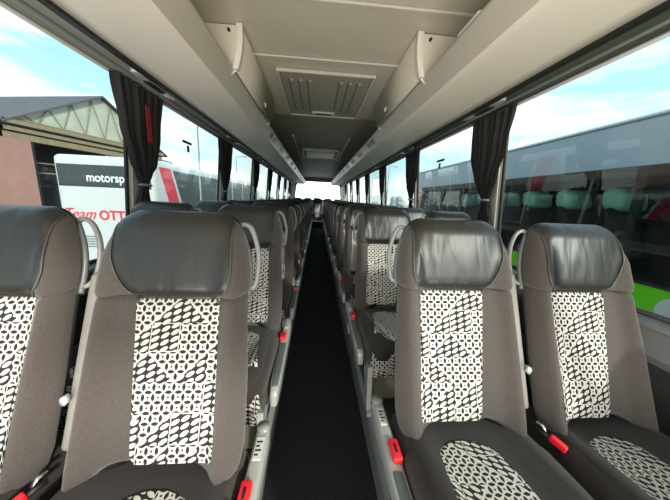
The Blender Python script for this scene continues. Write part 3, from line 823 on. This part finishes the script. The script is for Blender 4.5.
# hangar on the left
def hangar():
    S = 1.75
    cam0 = Vector((cx, 0, H))
    def sc(p): return cam0+(Vector(p)-cam0)*S
    A = sc((-11.52, 11.0, 3.69)); P = sc((-10.81, 14.53, 5.70)); u = Vector((.196, .9806, 0)); n = Vector((-.9806, .196, 0))
    half = 3.602*S; hgt = P.z-A.z; D = 26
    r = empty('hangar', (A.x, A.y, GZ)); tag(r, 'old hangar with dark pitched roof, glazed truss gable and open front, far left outside', 'hangar')
    o0 = Vector((A.x, A.y, GZ))
    def W(a, z, d=0, lift=0):              # a along gable, z above eave, d depth inward
        return tuple(A+u*a+n*d+Vector((0, 0, z))-o0)
    full = 2*half
    roofm = simple('roof_sheet', (.075,.065,.065), .6, var=.2, nscale=3); wood = simple('old_timber', (.22,.17,.10), .8, var=.3, nscale=4)
    gl = simple('gable_panels', (.36,.37,.29), .5, var=.25, nscale=1.5); pink = simple('pink_plaster', (.30,.16,.125), .8, var=.15, nscale=2)
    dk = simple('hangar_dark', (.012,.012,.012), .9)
    q = MB(); e = .5
    k = hgt/half
    q.add([W(-e,-e*k,-.4),W(half,hgt,-.4),W(half,hgt,D),W(-e,-e*k,D),W(full+e,-e*k,-.4),W(full+e,-e*k,D)], [(0,1,2,3),(1,4,5,2)])
    q.add([W(-e,-e*k-.12,-.4),W(half,hgt-.14,-.4),W(half,hgt-.14,D),W(-e,-e*k-.12,D),W(full+e,-e*k-.12,-.4),W(full+e,-e*k-.12,D)], [(3,2,1,0),(2,5,4,1)])
    q.add([W(-e,-e*k,-.4),W(half,hgt,-.4),W(half,hgt-.14,-.4),W(-e,-e*k-.12,-.4),W(full+e,-e*k,-.4),W(full+e,-e*k-.12,-.4)], [(0,1,2,3),(1,4,5,2)])
    q.build('roof', roofm, r)
    q = MB(); q.add([W(.1,.0),W(half,hgt-.15),W(full-.1,.0)], [(0,1,2)]); q.build('gable', gl, r)
    q = MB()
    def bar(a0, z0, a1, z1, w=.09): q.tube([W(a0, z0, -.08), W(a1, z1, -.08)], w, 6)
    N = 8
    for i in range(N):
        a0 = full*i/N; a1 = full*(i+1)/N; am = (a0+a1)/2
        zt = lambda a: (hgt-.2)*(1-abs(a-half)/half)
        bar(a0, 0, am, zt(am), .035); bar(am, zt(am), a1, 0, .035)
    bar(0, 0, full, 0, .09); q.build('truss', wood, r)
    q = MB()
    for j, (z0, z1, dd) in enumerate(((-.35, -.08, -.35), (-.75, -.5, -.1), (-1.25, -.85, .05))):
        q.add([W(-.3,z0,dd),W(full,z0,dd),W(full,z1,dd),W(-.3,z1,dd),W(-.3,z1,dd+.4),W(full,z1,dd+.4),W(-.3,z0,dd+.4),W(full,z0,dd+.4)], [(0,1,2,3),(3,2,5,4),(0,1,7,6)])
    q.build('eave_beams', wood, r)
    zg = GZ-A.z
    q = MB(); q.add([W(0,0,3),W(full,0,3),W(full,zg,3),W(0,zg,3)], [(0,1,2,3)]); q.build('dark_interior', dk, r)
    q = MB(); q.add([W(-3,-1.25,.02),W(1.05,-1.25,.02),W(1.05,zg,.02),W(-3,zg,.02)], [(0,1,2,3)]); q.add([W(-3,-1.25,.4),W(1.05,-1.25,.4),W(1.05,zg,.4),W(-3,zg,.4)], [(0,1,2,3)])
    q.add([W(-.4,-.3,.1),W(-.4,zg,.1),W(-.4,zg,D),W(-.4,-.3,D)], [(0,1,2,3)]); q.build('wall_panel', pink, r)
    for a in (1.2, 6.5, 11.5):
        q = MB(); q.tube([W(a,-1,.2), W(a,zg,.2)], .10, 8); q.build('post', dk if a < 2 else wood, r)
    for z in (-2.6, -3.3):
        q = MB(); q.tube([W(1,z,.8), W(full,z,.8)], .05, 6); q.build('cross_rail', wood, r)
hangar()

# street lamp and far trees
for i, (x, y, h) in enumerate(((-9.0, 21., 7.2), (-12.5, 42, 8.), (13, 48, 8.5))):
    r = empty('street_lamp', (x, y, GZ)); tag(r, ['tall thin grey street lamp behind the white coach, nearer of the two on the left', 'tall thin grey street lamp far off on the left, the more distant one', 'tall thin grey street lamp outside the right windows'][i], 'street lamp')
    q = MB(); q.tube([(0,0,0),(0,0,h)], [.09,.05], 8); q.build('pole', M['plastic'], r, True)
    q = MB(); q.tube([(0,0,h),(.2,0,h+.1),(1.1,0,h+.15)], .04, 8); a_ = q.build('arm', M['plastic'], r, True)
    q = MB(); q.rbox((1.3,0,h+.14), (.6,.2,.1), .03, 2); q.build('lamp_head', M['plastic'], a_, True)
def tree(x, y, h, i):
    r = empty('tree', (x, y, GZ)); tag(r, 'hazy grey green tree on the horizon behind the car park', 'tree', 'hazy trees on the horizon')
    q = MB(); q.tube([(0,0,0),(0,0,h*.45)], [.22,.14], 8); q.build('trunk', M['tree_w'], r, True)
    v = []; f = []; random.seed(100+i); q = MB()
    for k in range(7):
        c = Vector((random.uniform(-1.3,1.3), random.uniform(-1.3,1.3), h*(.5+.06*k))); rad = random.uniform(1.0, 1.7)*h/6
        bm = bmesh.new(); bmesh.ops.create_icosphere(bm, subdivisions=3, radius=rad)
        for vv in bm.verts: vv.co = vv.co*(1+random.uniform(-.13,.13))+c
        vs = [tuple(a.co) for a in bm.verts]; fs = [tuple(b.index for b in a.verts) for a in bm.faces]; bm.free(); q.add(vs, fs)
    q.build('crown', M['tree_l'], r, True)
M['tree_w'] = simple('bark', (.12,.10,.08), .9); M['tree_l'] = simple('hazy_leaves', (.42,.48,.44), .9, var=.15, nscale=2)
for i in range(14):
    tree(-46+i*6.6+random.uniform(-1,1), 66+random.uniform(-5,5), (random.uniform(2.0, 2.6) if abs(-46+i*6.6) < 16 else random.uniform(3.4, 4.8)), i)

# ------------------------------------------------------------------ light
W = bpy.data.worlds.new('sky'); bpy.context.scene.world = W; W.use_nodes = True; nt = W.node_tree; nt.nodes.clear()
out = nt.nodes.new('ShaderNodeOutputWorld'); bg = nt.nodes.new('ShaderNodeBackground')
tc = nt.nodes.new('ShaderNodeTexCoord'); sp = nt.nodes.new('ShaderNodeSeparateXYZ'); nt.links.new(tc.outputs['Generated'], sp.inputs[0])
ramp = nt.nodes.new('ShaderNodeValToRGB'); e = ramp.color_ramp.elements
e[0].position = 0; e[0].color = (.80,.87,.86,1); e[1].position = 1; e[1].color = (.16,.40,.66,1)
x = e.new(.10); x.color = (.54,.78,.88,1); x = e.new(.4); x.color = (.26,.50,.74,1)
nt.links.new(sp.outputs['Z'], ramp.inputs['Fac'])
mp = nt.nodes.new('ShaderNodeMapping'); mp.inputs['Scale'].default_value = (1.6,1.6,6.5); nt.links.new(tc.outputs['Generated'], mp.inputs[0])
nz = nt.nodes.new('ShaderNodeTexNoise'); nz.inputs['Scale'].default_value = 1.8; nz.inputs['Detail'].default_value = 6; nz.inputs['Roughness'].default_value = .55
nt.links.new(mp.outputs[0], nz.inputs['Vector'])
cr = nt.nodes.new('ShaderNodeValToRGB'); cr.color_ramp.elements[0].position = .42; cr.color_ramp.elements[1].position = .66
nt.links.new(nz.outputs['Fac'], cr.inputs['Fac'])
mx = nt.nodes.new('ShaderNodeMix'); mx.data_type = 'RGBA'; mx.inputs['B'].default_value = (.99,.985,.94,1)
nt.links.new(cr.outputs['Color'], mx.inputs['Factor']); nt.links.new(ramp.outputs['Color'], mx.inputs['A'])
nt.links.new(mx.outputs['Result'], bg.inputs['Color']); 
dt = nt.nodes.new('ShaderNodeVectorMath'); dt.operation = 'DOT_PRODUCT'; dt.inputs[1].default_value = (0, .9985, .05)
nt.links.new(tc.outputs['Generated'], dt.inputs[0])
mr = nt.nodes.new('ShaderNodeMapRange'); mr.interpolation_type = 'SMOOTHSTEP'
mr.inputs['From Min'].default_value = .975; mr.inputs['From Max'].default_value = 1; mr.inputs['To Min'].default_value = 1.08; mr.inputs['To Max'].default_value = 4
nt.links.new(dt.outputs['Value'], mr.inputs['Value']); nt.links.new(mr.outputs['Result'], bg.inputs['Strength'])
nt.links.new(bg.outputs[0], out.inputs[0])
sun = bpy.data.lights.new('sun', 'SUN'); sun.energy = 2.6; sun.angle = math.radians(5); sun.color = (1,.95,.87)
so = bpy.data.objects.new('sun', sun); C.objects.link(so)
so.rotation_euler = Vector((-.50, .75, -.42)).to_track_quat('-Z', 'Y').to_euler()
# added cabin fill: area lamps for windscreen daylight and an upward bounce
def area(name, loc, size, sy, power, direction, col=(1,1,1)):
    l = bpy.data.lights.new(name, 'AREA'); l.shape = 'RECTANGLE'; l.size = size; l.size_y = sy; l.energy = power; l.color = col
    o = bpy.data.objects.new(name, l); C.objects.link(o); o.location = loc
    o.rotation_euler = Vector(direction).to_track_quat('-Z', 'Y').to_euler(); return o
area('windscreen_daylight', (0, -1.6, 1.5), 2.2, 1.2, 6, (0, 1, -.12), (1, .95, .87))
area('upward_fill', (0, -.9, .45), 2.0, .9, 42, (0, .55, .85), (1, .93, .82))  # invented fill lamp aimed up to brighten racks and ceiling

sc = bpy.context.scene
sc.view_settings.view_transform = 'Standard'; sc.view_settings.look = 'None'; sc.view_settings.exposure = 0.95; sc.view_settings.gamma = 1.0
sc.cycles.max_bounces = 10; sc.cycles.diffuse_bounces = 6; sc.cycles.transparent_max_bounces = 16
sc.cycles.use_denoising = True; sc.cycles.sample_clamp_indirect = 6; sc.cycles.caustics_reflective = False; sc.cycles.caustics_refractive = False
